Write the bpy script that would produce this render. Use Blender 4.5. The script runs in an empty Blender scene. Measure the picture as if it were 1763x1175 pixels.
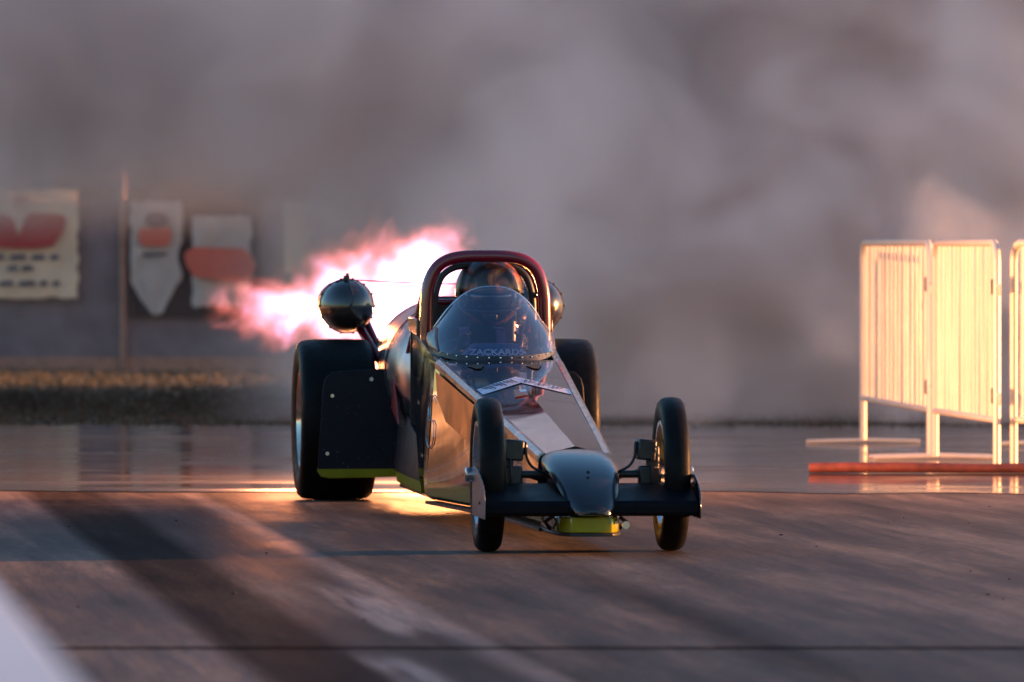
import bpy, bmesh, math, random
from mathutils import Vector, Matrix, noise
R = math.radians
random.seed(7)
scn = bpy.context.scene
COL = scn.collection

# ------------------------------------------------------------------ camera
cam_d = bpy.data.cameras.new('camera')
cam = bpy.data.objects.new('camera', cam_d); COL.objects.link(cam)
CH = 1.257                                   # camera height
cam.location = (0, 0, CH); cam.rotation_euler = (R(90), 0, 0)
cam_d.sensor_width = 36; cam_d.lens = 252.0; cam_d.shift_y = -0.095
cam_d.clip_start = 0.5; cam_d.clip_end = 3000
cam_d.dof.use_dof = True; cam_d.dof.focus_distance = 31.2; cam_d.dof.aperture_fstop = 4.4
scn.camera = cam
# ------------------------------------------------------------------ sky, sun, exposure
SUN_AZ = 80.0      # degrees clockwise from +Y
SUN_EL = 3.8
w = bpy.data.worlds.new('World'); scn.world = w; w.use_nodes = True
wn = w.node_tree; sky = wn.nodes.new('ShaderNodeTexSky'); sky.sky_type = 'NISHITA'
sky.sun_disc = False; sky.sun_elevation = R(SUN_EL); sky.sun_rotation = R(SUN_AZ)
sky.dust_density = .35; sky.ozone_density = 2.8; sky.air_density = 1.0
wn.links.new(sky.outputs[0], wn.nodes['Background'].inputs[0])
wn.nodes['Background'].inputs[1].default_value = 0.15
sd = bpy.data.lights.new('sun', 'SUN'); sd.energy = 4.9; sd.angle = R(0.9); sd.color = (1.0, 0.40, 0.14)
sun = bpy.data.objects.new('sun', sd); COL.objects.link(sun)
sdir = Vector((math.sin(R(SUN_AZ)) * math.cos(R(SUN_EL)), math.cos(R(SUN_AZ)) * math.cos(R(SUN_EL)), math.sin(R(SUN_EL))))
sun.rotation_euler = sdir.to_track_quat('Z', 'Y').to_euler()
scn.view_settings.view_transform = 'Standard'; scn.view_settings.look = 'None'
scn.view_settings.exposure = 2.2; scn.view_settings.gamma = 1
scn.cycles.volume_bounces = 3; scn.cycles.max_bounces = 10; scn.cycles.volume_step_rate = 1.0
scn.cycles.sample_clamp_indirect = 6

# ------------------------------------------------------------------ materials
class NT:
    """thin wrapper for building node trees"""
    def __init__(s, name):
        s.m = bpy.data.materials.new(name); s.m.use_nodes = True
        s.t = s.m.node_tree; s.p = s.t.nodes.get('Principled BSDF'); s.o = s.t.nodes['Material Output']
    def n(s, typ, **kw):
        nd = s.t.nodes.new(typ)
        for k, v in kw.items():
            if k.startswith('i_'):
                key = k[2:]; key = int(key) if key.isdigit() else key.replace('_', ' ')
                nd.inputs[key].default_value = v
            else: setattr(nd, k, v)
        return nd
    def l(s, a, b): s.t.links.new(a, b)
    def coord(s, scale=(1, 1, 1), rz=0, loc=(0, 0, 0), kind='Object'):
        tc = s.n('ShaderNodeTexCoord'); mp = s.n('ShaderNodeMapping')
        mp.inputs['Rotation'].default_value = (0, 0, rz); mp.inputs['Location'].default_value = loc
        s.l(tc.outputs[kind], mp.inputs[0])
        m2 = s.n('ShaderNodeMapping'); m2.inputs['Scale'].default_value = scale; s.l(mp.outputs[0], m2.inputs[0]); return m2.outputs[0]
    def noise(s, co, scale, detail=4, rough=.55, dist=0.0):
        nd = s.n('ShaderNodeTexNoise'); nd.inputs['Scale'].default_value = scale; nd.inputs['Detail'].default_value = detail
        nd.inputs['Roughness'].default_value = rough; nd.inputs['Distortion'].default_value = dist
        s.l(co, nd.inputs['Vector']); return nd.outputs['Fac']
    def ramp(s, f, stops, interp='LINEAR'):
        nd = s.n('ShaderNodeValToRGB'); cr = nd.color_ramp; cr.interpolation = interp
        C4 = lambda c: (c, c, c, 1) if not hasattr(c, '__len__') else (*c, 1)
        cr.elements[0].position = stops[0][0]; cr.elements[0].color = C4(stops[0][1])
        if len(stops) > 1: cr.elements[1].position = stops[-1][0]; cr.elements[1].color = C4(stops[-1][1])
        else: cr.elements[1].color = C4(stops[0][1])
        for p, c in stops[1:-1]:
            e = cr.elements.new(p); e.color = C4(c)
        s.l(f, nd.inputs[0]); return nd.outputs[0]
    def math(s, op, a, b=None, clamp=False):
        nd = s.n('ShaderNodeMath', operation=op); nd.use_clamp = clamp
        for i, x in enumerate((a, b)):
            if x is None: continue
            if isinstance(x, (int, float)): nd.inputs[i].default_value = x
            else: s.l(x, nd.inputs[i])
        return nd.outputs[0]
    def mix(s, f, a, b, blend='MIX'):
        nd = s.n('ShaderNodeMix', data_type='RGBA', blend_type=blend)
        for i, x in ((0, f), (6, a), (7, b)):
            if isinstance(x, (int, float)): nd.inputs[i].default_value = x
            elif isinstance(x, tuple): nd.inputs[i].default_value = (*x, 1)
            else: s.l(x, nd.inputs[i])
        return nd.outputs[2]
    def bump(s, h, strength, dist=.01):
        nd = s.n('ShaderNodeBump'); nd.inputs['Strength'].default_value = strength; nd.inputs['Distance'].default_value = dist
        s.l(h, nd.inputs['Height']); s.l(nd.outputs[0], s.p.inputs['Normal'])

def basic(name, col, rough=.5, metal=0, coat=0, var=.25, nscale=20, bump=0, rvar=.1, bscale=None, spec=None):
    t = NT(name); co = t.coord()
    f = t.noise(co, nscale, 5)
    a = tuple(max(0, c * (1 - var)) for c in col); b = tuple(min(1, c * (1 + var)) for c in col)
    t.l(t.ramp(f, [(.3, a), (.7, b)]), t.p.inputs['Base Color'])
    t.l(t.ramp(t.noise(co, nscale * .6, 4), [(.3, max(0, rough - rvar)), (.7, min(1, rough + rvar))]), t.p.inputs['Roughness'])
    t.p.inputs['Metallic'].default_value = metal; t.p.inputs['Coat Weight'].default_value = coat
    t.p.inputs['Coat Roughness'].default_value = .03
    if spec is not None: t.p.inputs['Specular IOR Level'].default_value = spec
    if bump: t.bump(t.noise(co, bscale or nscale, 3), bump)
    return t.m

M = {}
def paint(name, col, stripe=False, coat=1, rough=(.04, .16)):
    t = NT(name); co = t.coord()
    c = col
    if stripe:   # fluorescent band painted along the bottom edge of the body
        sep = t.n('ShaderNodeSeparateXYZ'); t.l(t.coord(), sep.inputs[0])
        z = sep.outputs[2]
        f = t.math('LESS_THAN', z, stripe)
        f2 = t.math('GREATER_THAN', z, .085)
        base = t.mix(t.math('MULTIPLY', f, f2), col, (.24, .225, .008))
        dirt = t.ramp(t.noise(co, 9, 6), [(.35, .75), (.7, 1.0)])
        base = t.mix(1.0, base, dirt, 'MULTIPLY')
        if not coat:    # pale road specks thrown onto the fairings
            sp_ = t.math('MULTIPLY', t.ramp(t.noise(co, 75, 2), [(.70, 0.0), (.74, 1.0)]), t.ramp(z, [(.15, 1.0), (.5, .25)]))
            base = t.mix(sp_, base, (.20, .19, .18))
        t.l(base, t.p.inputs['Base Color'])
    else:
        t.p.inputs['Base Color'].default_value = (*col, 1)
    t.l(t.ramp(t.noise(co, 6, 6), [(.35, rough[0]), (.8, rough[1])]), t.p.inputs['Roughness'])
    t.p.inputs['Coat Weight'].default_value = coat; t.p.inputs['Coat Roughness'].default_value = .02
    t.p.inputs['Specular IOR Level'].default_value = .5 if coat else .15
    t.bump(t.noise(t.coord(), 2.6, 2), .12, .02)
    return t.m
M['black'] = paint('gloss_black', (.012, .011, .014))
M['body'] = paint('body_black_yellow_band', (.012, .011, .014), .185, coat=.6)
M['fair'] = paint('fairing_black_yellow_band', (.010, .010, .016), .165, coat=0, rough=(.42, .6))
M['maroon'] = paint('maroon_tube', (.12, .003, .012), rough=(.2, .3), coat=.4)
M['red'] = basic('red_panel', (.35, .02, .015), .3, coat=.5)
M['rubber'] = basic('tyre_rubber', (.005, .0045, .0045), .46, nscale=30, bump=.15, rvar=.10, spec=.08)
M['rimgold'] = basic('rim_polished', (.72, .62, .48), .18, metal=1, nscale=9)
M['alu'] = basic('brushed_aluminium', (.62, .62, .65), .25, metal=1, nscale=15)
M['chrome'] = basic('chrome', (.75, .75, .78), .08, metal=1, rvar=.04)
M['dark'] = basic('dark_metal', (.02, .02, .022), .4, metal=.3, nscale=40)
M['wing'] = basic('wing_black', (.004, .004, .006), .42, nscale=12, spec=.05)
M['nacelle'] = basic('flame_pink_steel', (.50, .40, .40), .34, metal=1, nscale=7, bump=.03)  # pink cast of the flame put into the steel colour
M['fabric'] = basic('black_fire_suit', (.02, .018, .022), .85, nscale=60, bump=.4)
M['purplesuit'] = basic('suit_piping', (.12, .05, .15), .7, nscale=60)
M['skin'] = basic('skin', (.55, .33, .24), .5, nscale=30)
M['pod'] = paint('parachute_pod_black', (.014, .010, .009), coat=.45, rough=(.2, .3))
M['galv'] = basic('galvanised_tube', (.60, .53, .42), .42, metal=.15, nscale=4, var=.06)
M['redpole'] = basic('red_painted_pole', (.13, .030, .016), .6, nscale=12, var=.4)
M['white'] = basic('white_lettering', (.75, .75, .78), .5, var=.08)
M['shadowhole'] = basic('vent_black', (.004, .004, .004), .8)
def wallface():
    t = NT('patchy_wall_face'); f = t.noise(t.coord((1, .30, .5)), 1.6, 5, .6)
    t.l(t.ramp(f, [(.47, (.008, .007, .007)), (.55, (.07, .05, .04)), (.66, (.30, .25, .20))]), t.p.inputs['Base Color']); t.p.inputs['Roughness'].default_value = .8  # dark patches added to streak the reflections in the car's side
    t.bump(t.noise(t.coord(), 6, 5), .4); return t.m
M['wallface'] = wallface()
M['wall'] = basic('painted_concrete_wall', (.55, .56, .56), .65, nscale=3, var=.08, bump=.2)
M['greytrim'] = basic('grey_trim_panel', (.16, .16, .17), .35, metal=.6, nscale=30)
M['hoodtrim'] = basic('hood_edge_strip', (.35, .38, .40), .16, metal=.9)

def helmet_mat():
    t = NT('helmet_black_orange_glints'); co = t.coord((1, 1, 1))
    f = t.noise(co, 9, 5, .6, 1.2)
    t.l(t.ramp(f, [(.47, (.012, .007, .007)), (.56, (.16, .03, .010)), (.70, (.40, .13, .03))]), t.p.inputs['Base Color'])  # orange highlights on the black shell painted in as noise colour
    t.p.inputs['Roughness'].default_value = .42; t.p.inputs['Coat Weight'].default_value = .2; t.p.inputs['Coat Roughness'].default_value = .2
    return t.m
M['helmet'] = helmet_mat()
def visor_mat():
    t = NT('visor_dark'); t.p.inputs['Base Color'].default_value = (.01, .01, .015, 1); t.p.inputs['Roughness'].default_value = .05
    t.p.inputs['Coat Weight'].default_value = 1; return t.m
M['visor'] = visor_mat()
def screen_mat():
    t = NT('tinted_windscreen')
    tr = t.n('ShaderNodeBsdfTransparent'); tr.inputs[0].default_value = (.66, .66, .82, 1)
    gl = t.n('ShaderNodeBsdfGlossy'); gl.inputs['Roughness'].default_value = .06; gl.inputs[0].default_value = (.9, .93, 1, 1)
    fr = t.n('ShaderNodeFresnel'); fr.inputs[0].default_value = 1.5
    fac = t.math('ADD', t.math('MULTIPLY', fr.outputs[0], 1.1), .04, True)
    mx = t.n('ShaderNodeMixShader'); t.l(fac, mx.inputs[0]); t.l(tr.outputs[0], mx.inputs[1]); t.l(gl.outputs[0], mx.inputs[2])
    df = t.n('ShaderNodeBsdfDiffuse'); df.inputs[0].default_value = (.16, .22, .45, 1); m2 = t.n('ShaderNodeMixShader'); m2.inputs[0].default_value = .06
    t.l(mx.outputs[0], m2.inputs[1]); t.l(df.outputs[0], m2.inputs[2]); t.l(m2.outputs[0], t.o.inputs[0]); return t.m
M['screen'] = screen_mat()

TR = R(6.4)                                      # direction of the track against the line of sight
def track_mat():
    t = NT('rubbered_concrete')
    co = t.coord((1, 1, 1), rz=-TR)
    sep = t.n('ShaderNodeSeparateXYZ'); t.l(co, sep.inputs[0])
    along = t.coord((1, .10, 1), rz=-TR)
    wob = t.math('MULTIPLY', t.math('SUBTRACT', t.noise(t.coord((.4, .25, 1), rz=-TR), 1.5, 3), .5), .035)
    c = t.math('ADD', sep.outputs[0], wob)
    st = t.noise(along, 2.2, 7, .62)
    st2 = t.noise(t.coord((1, .05, 1), rz=-TR), 9, 5, .6)
    fine = t.noise(t.coord((1, .6, 1)), 22, 8, .7)
    mid = t.noise(t.coord((1, .45, 1)), 1.3, 6, .6)
    col = t.ramp(st, [(.35, (.030, .029, .031)), (.50, (.075, .070, .068)), (.65, (.17, .15, .135))])
    col = t.mix(.35, col, t.ramp(st2, [(.35, (.55, .55, .57)), (.65, (1.35, 1.3, 1.28))]), 'MULTIPLY')
    # laid lanes: bands along the track between joints; palest is painted flame glare
    lane = t.ramp(t.math('MULTIPLY', t.math('ADD', c, 0.0), .1), [(0, 1.0)])
    b = t.n('ShaderNodeMapRange'); b.inputs[1].default_value = -6; b.inputs[2].default_value = 6; t.l(c, b.inputs[0])
    def P(x): return (x + 6) / 12
    lane = t.ramp(b.outputs[0], [(0, .95), (P(1.2), 1.1), (P(1.58), 1.15), (P(1.60), .32), (P(1.93), .38), (P(2.0), .85), (P(2.33), .70), (P(2.37), 1.5), (P(2.44), 1.35), (P(2.48), .75), (P(3.05), 1.0), (P(3.3), .62), (P(3.45), 1.0), (P(4.6), 1.1)])
    col = t.mix(1.0, col, lane, 'MULTIPLY')
    col = t.mix(.6, col, t.ramp(fine, [(.35, .62), (.68, 1.35)]), 'MULTIPLY')
    col = t.mix(.5, col, t.ramp(mid, [(.35, .6), (.65, 1.3)]), 'MULTIPLY')
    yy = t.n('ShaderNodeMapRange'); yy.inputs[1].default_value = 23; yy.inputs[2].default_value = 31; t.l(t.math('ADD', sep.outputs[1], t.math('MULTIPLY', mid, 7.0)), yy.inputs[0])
    col = t.mix(1.0, col, t.ramp(yy.outputs[0], [(0, (.66, .70, .72)), (.35, (.80, .80, .78)), (1, (1.28, 1.02, .84))]), 'MULTIPLY')  # foreground shade and warm far light painted into the base colour
    rr = t.math('ADD', t.math('MULTIPLY', st, .55), t.math('MULTIPLY', mid, .35))
    df = t.n('ShaderNodeBsdfDiffuse'); t.l(col, df.inputs[0]); gl = t.n('ShaderNodeBsdfGlossy'); gl.inputs[0].default_value = (1, .97, .95, 1)
    t.l(t.ramp(rr, [(.30, .28), (.62, .55)]), gl.inputs['Roughness'])
    
    # polished strips in the wheel tracks
    def sm(v, a, bb):
        m = t.n('ShaderNodeMapRange', interpolation_type='SMOOTHSTEP'); m.inputs[1].default_value = a; m.inputs[2].default_value = bb; t.l(v, m.inputs[0]); return m.outputs[0]
    ysep = sep.outputs[1]
    pa = t.math('MULTIPLY', t.math('MULTIPLY', sm(c, 2.16, 2.22), sm(c, 2.42, 2.34)), t.math('MULTIPLY', sm(ysep, 22.6, 23.4), sm(ysep, 27, 25)))
    pb = t.math('MULTIPLY', t.math('MULTIPLY', sm(c, 1.93, 1.98), sm(c, 2.16, 2.08)), sm(ysep, 22.0, 21.2))
    pol = t.math('MULTIPLY', t.math('MAXIMUM', pa, pb), t.ramp(st2, [(.38, .1), (.58, 1.0)]))
    fac = t.math('MULTIPLY', t.ramp(rr, [(.34, .09), (.60, .025)]), lane)
    mx = t.n('ShaderNodeMixShader'); t.l(t.math('ADD', fac, t.math('MULTIPLY', pol, .16), True), mx.inputs[0]); t.l(df.outputs[0], mx.inputs[1]); t.l(gl.outputs[0], mx.inputs[2]); t.l(mx.outputs[0], t.o.inputs[0])
    h = t.math('ADD', t.math('MULTIPLY', fine, .5), st2)
    bn_ = t.n('ShaderNodeBump'); bn_.inputs['Strength'].default_value = .35; bn_.inputs['Distance'].default_value = .010
    t.l(h, bn_.inputs['Height']); t.l(bn_.outputs[0], df.inputs['Normal']); t.l(bn_.outputs[0], gl.inputs['Normal']); t.t.nodes.remove(t.p)
    return t.m
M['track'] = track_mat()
def wet_mat():
    t = NT('wet_asphalt')
    mid = t.noise(t.coord((.35, 1.2, 1)), 1.1, 6, .6)
    fine = t.noise(t.coord((.5, 1, 1)), 9, 6, .65)
    t.l(t.ramp(fine, [(.3, (.020, .021, .025)), (.7, (.055, .054, .058))]), t.p.inputs['Base Color'])
    t.l(t.ramp(mid, [(.38, .06), (.50, .11), (.66, .30)]), t.p.inputs['Roughness'])
    t.p.inputs['Specular IOR Level'].default_value = .7
    t.bump(t.noise(t.coord((.6, 1, 1)), 1.1, 2), .06, .010)
    return t.m
M['wet'] = wet_mat()
def ground_mat():
    t = NT('dry_ground')
    a = t.noise(t.coord((.3, 1, 1)), .5, 6, .6); b = t.noise(t.coord(), 12, 6)
    col = t.ramp(a, [(.35, (.17, .12, .085)), (.55, (.12, .11, .07)), (.7, (.21, .15, .11))])
    col = t.mix(.6, col, t.ramp(b, [(.3, .6), (.7, 1.4)]), 'MULTIPLY')
    t.l(col, t.p.inputs['Base Color']); t.p.inputs['Roughness'].default_value = .95
    t.bump(b, .8, .05); return t.m
M['ground'] = ground_mat()
M['seam'] = basic('joint_filler', (.006, .006, .006), .95, nscale=6, rvar=.02, spec=0.0)

# ------------------------------------------------------------------ mesh helpers
class MB:
    def __init__(s): s.v = []; s.f = []
    def add(s, vs, fs):
        o = len(s.v); s.v += [tuple(x) for x in vs]; s.f += [tuple(i + o for i in f) for f in fs]; return s
    def box(s, c, d, rz=0, rx=0, ry=0):
        m = Matrix.Translation(c) @ Matrix.Rotation(rz, 4, 'Z') @ Matrix.Rotation(ry, 4, 'Y') @ Matrix.Rotation(rx, 4, 'X')
        vs = [m @ Vector((x * d[0] / 2, y * d[1] / 2, z * d[2] / 2)) for x in (-1, 1) for y in (-1, 1) for z in (-1, 1)]
        return s.add(vs, [(0, 1, 3, 2), (4, 6, 7, 5), (0, 4, 5, 1), (2, 3, 7, 6), (0, 2, 6, 4), (1, 5, 7, 3)])
    def lathe(s, prof, axis='X', c=(0, 0, 0), n=64, closed=False):
        """prof: list of (position along axis, radius)"""
        vs = []
        for a, r in prof:
            for k in range(n):
                t = 2 * math.pi * k / n; p, q = r * math.cos(t), r * math.sin(t)
                v = {'X': (a, p, q), 'Y': (p, a, q), 'Z': (p, q, a)}[axis]
                vs.append((v[0] + c[0], v[1] + c[1], v[2] + c[2]))
        fs = []
        m = len(prof)
        for i in range(m if closed else m - 1):
            j = (i + 1) % m
            for k in range(n):
                k2 = (k + 1) % n; fs.append((i * n + k, i * n + k2, j * n + k2, j * n + k))
        if not closed:
            fs.append(tuple(range(n))); fs.append(tuple((m - 1) * n + k for k in reversed(range(n))))
        return s.add(vs, fs)
    def tube(s, pts, r, n=12, smooth=0, closed=False):
        pts = [Vector(p) for p in pts]
        rs = r if hasattr(r, '__len__') else [r] * len(pts)
        if smooth:
            q = []; qr = []; L = len(pts)
            for i in range(L if closed else L - 1):
                g = (lambda k: pts[k % L]) if closed else (lambda k: pts[min(max(k, 0), L - 1)])
                p0, p1, p2, p3 = g(i - 1), g(i), g(i + 1), g(i + 2)
                for k in range(smooth):
                    t = k / smooth
                    q.append(.5 * ((2 * p1) + (-p0 + p2) * t + (2 * p0 - 5 * p1 + 4 * p2 - p3) * t * t + (-p0 + 3 * p1 - 3 * p2 + p3) * t ** 3))
                    qr.append(rs[i] * (1 - t) + rs[(i + 1) % L] * t)
            if not closed: q.append(pts[-1]); qr.append(rs[-1])
            pts, rs = q, qr
        vs = []; L = len(pts); up = None
        for i, p in enumerate(pts):
            a = pts[(i - 1) % L] if (i or closed) else p; b = pts[(i + 1) % L] if (i < L - 1 or closed) else p
            d = (b - a).normalized()
            if up is None: up = Vector((0, 0, 1)) if abs(d.z) < .9 else Vector((1, 0, 0))
            x = d.cross(up).normalized(); up = x.cross(d).normalized()
            for k in range(n):
                t = 2 * math.pi * k / n; vs.append(p + (x * math.cos(t) + up * math.sin(t)) * rs[i])
        fs = []
        for i in range(L if closed else L - 1):
            j = (i + 1) % L
            for k in range(n):
                k2 = (k + 1) % n; fs.append((i * n + k, i * n + k2, j * n + k2, j * n + k))
        if not closed: fs.append(tuple(reversed(range(n)))); fs.append(tuple((L - 1) * n + k for k in range(n)))
        return s.add(vs, fs)
    def ball(s, c, r, nu=24, nv=16, rot=None):
        r = r if hasattr(r, '__len__') else (r, r, r); m = rot or Matrix.Identity(3)
        vs = []
        for i in range(nv + 1):
            ph = math.pi * i / nv
            for k in range(nu):
                t = 2 * math.pi * k / nu
                p = m @ Vector((r[0] * math.sin(ph) * math.cos(t), r[1] * math.sin(ph) * math.sin(t), r[2] * math.cos(ph)))
                vs.append(Vector(c) + p)
        fs = [(i * nu + k, (i + 1) * nu + k, (i + 1) * nu + (k + 1) % nu, i * nu + (k + 1) % nu) for i in range(nv) for k in range(nu)]
        return s.add(vs, fs)
    def prism(s, poly, axis, a, b):
        """poly: 2D outline; extruded from a to b along axis"""
        n = len(poly); mk = {'X': lambda p, t: (t, p[0], p[1]), 'Y': lambda p, t: (p[0], t, p[1]), 'Z': lambda p, t: (p[0], p[1], t)}[axis]
        vs = [mk(p, a) for p in poly] + [mk(p, b) for p in poly]
        fs = [tuple(range(n)), tuple(reversed(range(n, 2 * n)))] + [(i, n + i, n + (i + 1) % n, (i + 1) % n) for i in range(n)]
        return s.add(vs, fs)
    def loft(s, rings, cap=True, closed=True):
        n = len(rings[0]); vs = [v for r in rings for v in r]; fs = []
        for i in range(len(rings) - 1):
            for k in range(n if closed else n - 1):
                k2 = (k + 1) % n; fs.append((i * n + k, i * n + k2, (i + 1) * n + k2, (i + 1) * n + k))
        if cap and closed: fs.append(tuple(reversed(range(n)))); fs.append(tuple((len(rings) - 1) * n + k for k in range(n)))
        return s.add(vs, fs)
    def build(s, name, mat, parent=None, angle=35, bevel=0, loc=None, sub=0, thick=0):
        me = bpy.data.meshes.new(name); me.from_pydata(s.v, [], s.f)
        bm = bmesh.new(); bm.from_mesh(me)
        bmesh.ops.remove_doubles(bm, verts=bm.verts, dist=1e-6)
        bmesh.ops.recalc_face_normals(bm, faces=bm.faces); bm.to_mesh(me); bm.free()
        me.polygons.foreach_set('use_smooth', [True] * len(me.polygons)); me.set_sharp_from_angle(angle=R(angle))
        me.materials.append(M[mat] if isinstance(mat, str) else mat)
        o = bpy.data.objects.new(name, me); COL.objects.link(o)
        if parent: o.parent = parent
        if loc: o.location = loc
        if thick: md = o.modifiers.new('solid', 'SOLIDIFY'); md.thickness = thick; md.offset = 0
        if bevel: md = o.modifiers.new('bevel', 'BEVEL'); md.width = bevel; md.segments = 2; md.limit_method = 'ANGLE'; md.angle_limit = R(40)
        if sub: md = o.modifiers.new('sub', 'SUBSURF'); md.levels = sub; md.render_levels = sub
        return o
def tag(o, label=None, cat=None, group=None, kind=None):
    for k, v in (('label', label), ('category', cat), ('group', group), ('kind', kind)):
        if v: o[k] = v
    return o
def empty(name, loc=(0, 0, 0), rz=0, parent=None):
    o = bpy.data.objects.new(name, None); COL.objects.link(o); o.location = loc; o.rotation_euler = (0, 0, rz)
    o.empty_display_size = .1
    if parent: o.parent = parent
    return o
def rrect(w, h, r, n=5, cx=0, cy=0):
    out = []
    for sx, sy, a0 in ((1, 1, 0), (-1, 1, 90), (-1, -1, 180), (1, -1, 270)):
        for k in range(n + 1):
            a = R(a0 + 90 * k / n); out.append((cx + sx * (w / 2 - r) + r * math.cos(a), cy + sy * (h / 2 - r) + r * math.sin(a)))
    return out
def text(name, body, size, mat, parent, loc, rot, depth=.002, sx=1.0, font_bold=True):
    cu = bpy.data.curves.new(name, 'FONT'); cu.body = body; cu.size = size; cu.extrude = depth; cu.align_x = 'CENTER'; cu.align_y = 'CENTER'
    if font_bold: cu.offset = size * .02
    tmp = bpy.data.objects.new(name + '_curve', cu); COL.objects.link(tmp)
    dg = bpy.context.evaluated_depsgraph_get(); me = bpy.data.meshes.new_from_object(tmp.evaluated_get(dg))
    bpy.data.objects.remove(tmp)
    o = bpy.data.objects.new(name, me); COL.objects.link(o); me.materials.clear(); me.materials.append(M[mat])
    o.parent = parent; o.location = loc; o.rotation_euler = rot; o.scale = (sx, 1, 1)
    return o

# ------------------------------------------------------------------ the setting
def sheet(name, x0, x1, y0, y1, z, mat, nx=1, ny=1, edge=None):
    b = MB(); vs = []
    for j in range(ny + 1):
        for i in range(nx + 1):
            x = x0 + (x1 - x0) * i / nx; y = y0 + (y1 - y0) * j / ny
            if edge and j == 0: y += edge(x)
            vs.append((x, y, z))
    fs = [(j * (nx + 1) + i, j * (nx + 1) + i + 1, (j + 1) * (nx + 1) + i + 1, (j + 1) * (nx + 1) + i) for j in range(ny) for i in range(nx)]
    b.add(vs, fs); o = b.build(name, mat); tag(o, kind='structure'); return o
g = sheet('ground', -900, 900, -60, 2200, -.008, 'ground')
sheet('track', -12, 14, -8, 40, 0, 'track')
def wedge(x): return .12 * math.sin(x * 1.7) + .10 * noise.noise(Vector((x * 1.3, 3, 0))) - .35 * (1 / (1 + math.exp(-(x - 1.35) * 9))) * (.6 + .4 * math.sin(x * 5))
wet = sheet('wet_road', -12, 14, 36.25, 49.5, .004, 'wet', nx=260, ny=1, edge=wedge)
b = MB()
for k in range(140):
    x0 = -7 + k * .1
    for y, wd in ((22.25, .03),):
        j = .012 * noise.noise(Vector((x0 * 4, y, 0))); j2 = .012 * noise.noise(Vector(((x0 + .1) * 4, y, 0)))
        b.add([(x0, y - wd + j, .004), (x0 + .1, y - wd + j2, .004), (x0 + .1, y + wd + j2, .004), (x0, y + wd + j, .004)], [(0, 1, 2, 3)])
tag(b.build('track_joints', 'seam'), kind='structure')

random.seed(5)
b = MB()
for k in range(26):
    y = 22 + 13 * random.random() ** .8; x = random.uniform(-.07, .075) * y; q = random.uniform(.002, .005)
    b.ball((x, y, q * .6), (q * random.uniform(1, 2.2), q, q * .7), 6, 4)
tag(b.build('rubber_crumbs', basic('rubber_crumb', (.05, .035, .03), .7)), 'scattered rubber crumbs and grit on the track', 'debris', kind='stuff')

# low white guard wall beside the lane, close to the camera on the left
cp = MB(); wl = MB(); d = Vector((-.1117, 1, 0)); p0 = Vector((-.444, 7.5, 0))
def wallring(t):
    p = p0 + d * t; s = Vector((-1, -.1117, 0)).normalized()
    return [p + s * a + Vector((0, 0, z)) for a, z in ((-.14, 0), (-.12, .12), (-.03, .30), (.0, .738), (.18, .738), (.21, .30), (.30, .12), (.32, 0))]
for a in range(-5, 50, 5):
    wl.loft([wallring(a + .01), wallring(a + 4.99)])
    cp.loft([[(p0 + d * t) + Vector((-1, -.1117, 0)).normalized() * q + Vector((0, 0, z)) for q, z in ((-.004, .74), (-.004, .78), (.012, .80), (.168, .80), (.184, .78), (.184, .74))] for t in (a + .008, a + 4.992)])
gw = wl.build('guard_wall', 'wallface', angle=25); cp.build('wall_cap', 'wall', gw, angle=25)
tag(gw, 'white painted concrete guard wall along the left edge of the lane, blurred close to camera', 'guard wall')

# ------------------------------------------------------------------ fence with banners, far left behind the smoke
FY = 72.0
def fx(px): return (px - 881.5) / 12340 * FY
def fz(py): return CH - (py - 420) / 12340 * FY
def cloth(name, px0, px1, py0, py1, mat, parent=None, y=FY - .12, pointed=0, nx=40, ny=60, amp=.032, pinch=0, seed=0):
    b = MB(); vs = []; x0, x1, z0, z1 = fx(px0), fx(px1), fz(py1), fz(py0)
    for j in range(ny + 1):
        for i in range(nx + 1):
            u, v = i / nx, j / ny
            cx = (x0 + x1) / 2; x = x0 + (x1 - x0) * u; z = z0 + (z1 - z0) * v
            if pointed and v < pointed: x = cx + (x - cx) * (.12 + .88 * (v / pointed) ** .8)
            x += amp * noise.noise(Vector((u * 1.5 + seed, v * 9, 1))); z += amp * noise.noise(Vector((u * 7, v * 2 + seed, 5)))
            vs.append((x, y + .03 * noise.noise(Vector((u * 4, v * 4, seed))), z))
    fs = [(j * (nx + 1) + i, j * (nx + 1) + i + 1, (j + 1) * (nx + 1) + i + 1, (j + 1) * (nx + 1) + i) for j in range(ny) for i in range(nx)]
    b.add(vs, fs); return b.build(name, mat, parent, thick=.004)
def cloth_mat(name, col, dark=None):
    t = NT(name); co = t.coord(); f = t.noise(co, 5, 5)
    c = t.ramp(f, [(.3, tuple(x * .85 for x in col)), (.7, col)])
    t.l(c, t.p.inputs['Base Color']); t.p.inputs['Roughness'].default_value = .7
    tl = t.n('ShaderNodeBsdfTranslucent'); t.l(c, tl.inputs[0])
    mx = t.n('ShaderNodeMixShader'); mx.inputs[0].default_value = .5
    t.l(t.p.outputs[0], mx.inputs[1]); t.l(tl.outputs[0], mx.inputs[2]); t.l(mx.outputs[0], t.o.inputs[0]); return t.m
M['cream'] = cloth_mat('cream_banner_cloth', (.88, .80, .62))
M['greycloth'] = cloth_mat('grey_banner_cloth', (.62, .63, .60))
M['redcloth'] = cloth_mat('red_banner_print', (.55, .06, .07))
M['coralcloth'] = cloth_mat('coral_banner_print', (.75, .20, .14))
M['inkcloth'] = basic('banner_ink', (.06, .06, .08), .8)
M['paleyellow'] = cloth_mat('pale_yellow_banner', (.85, .83, .62))
M['screenmesh'] = basic('windbreak_mesh', (.12, .115, .135), .95, nscale=3)
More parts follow.
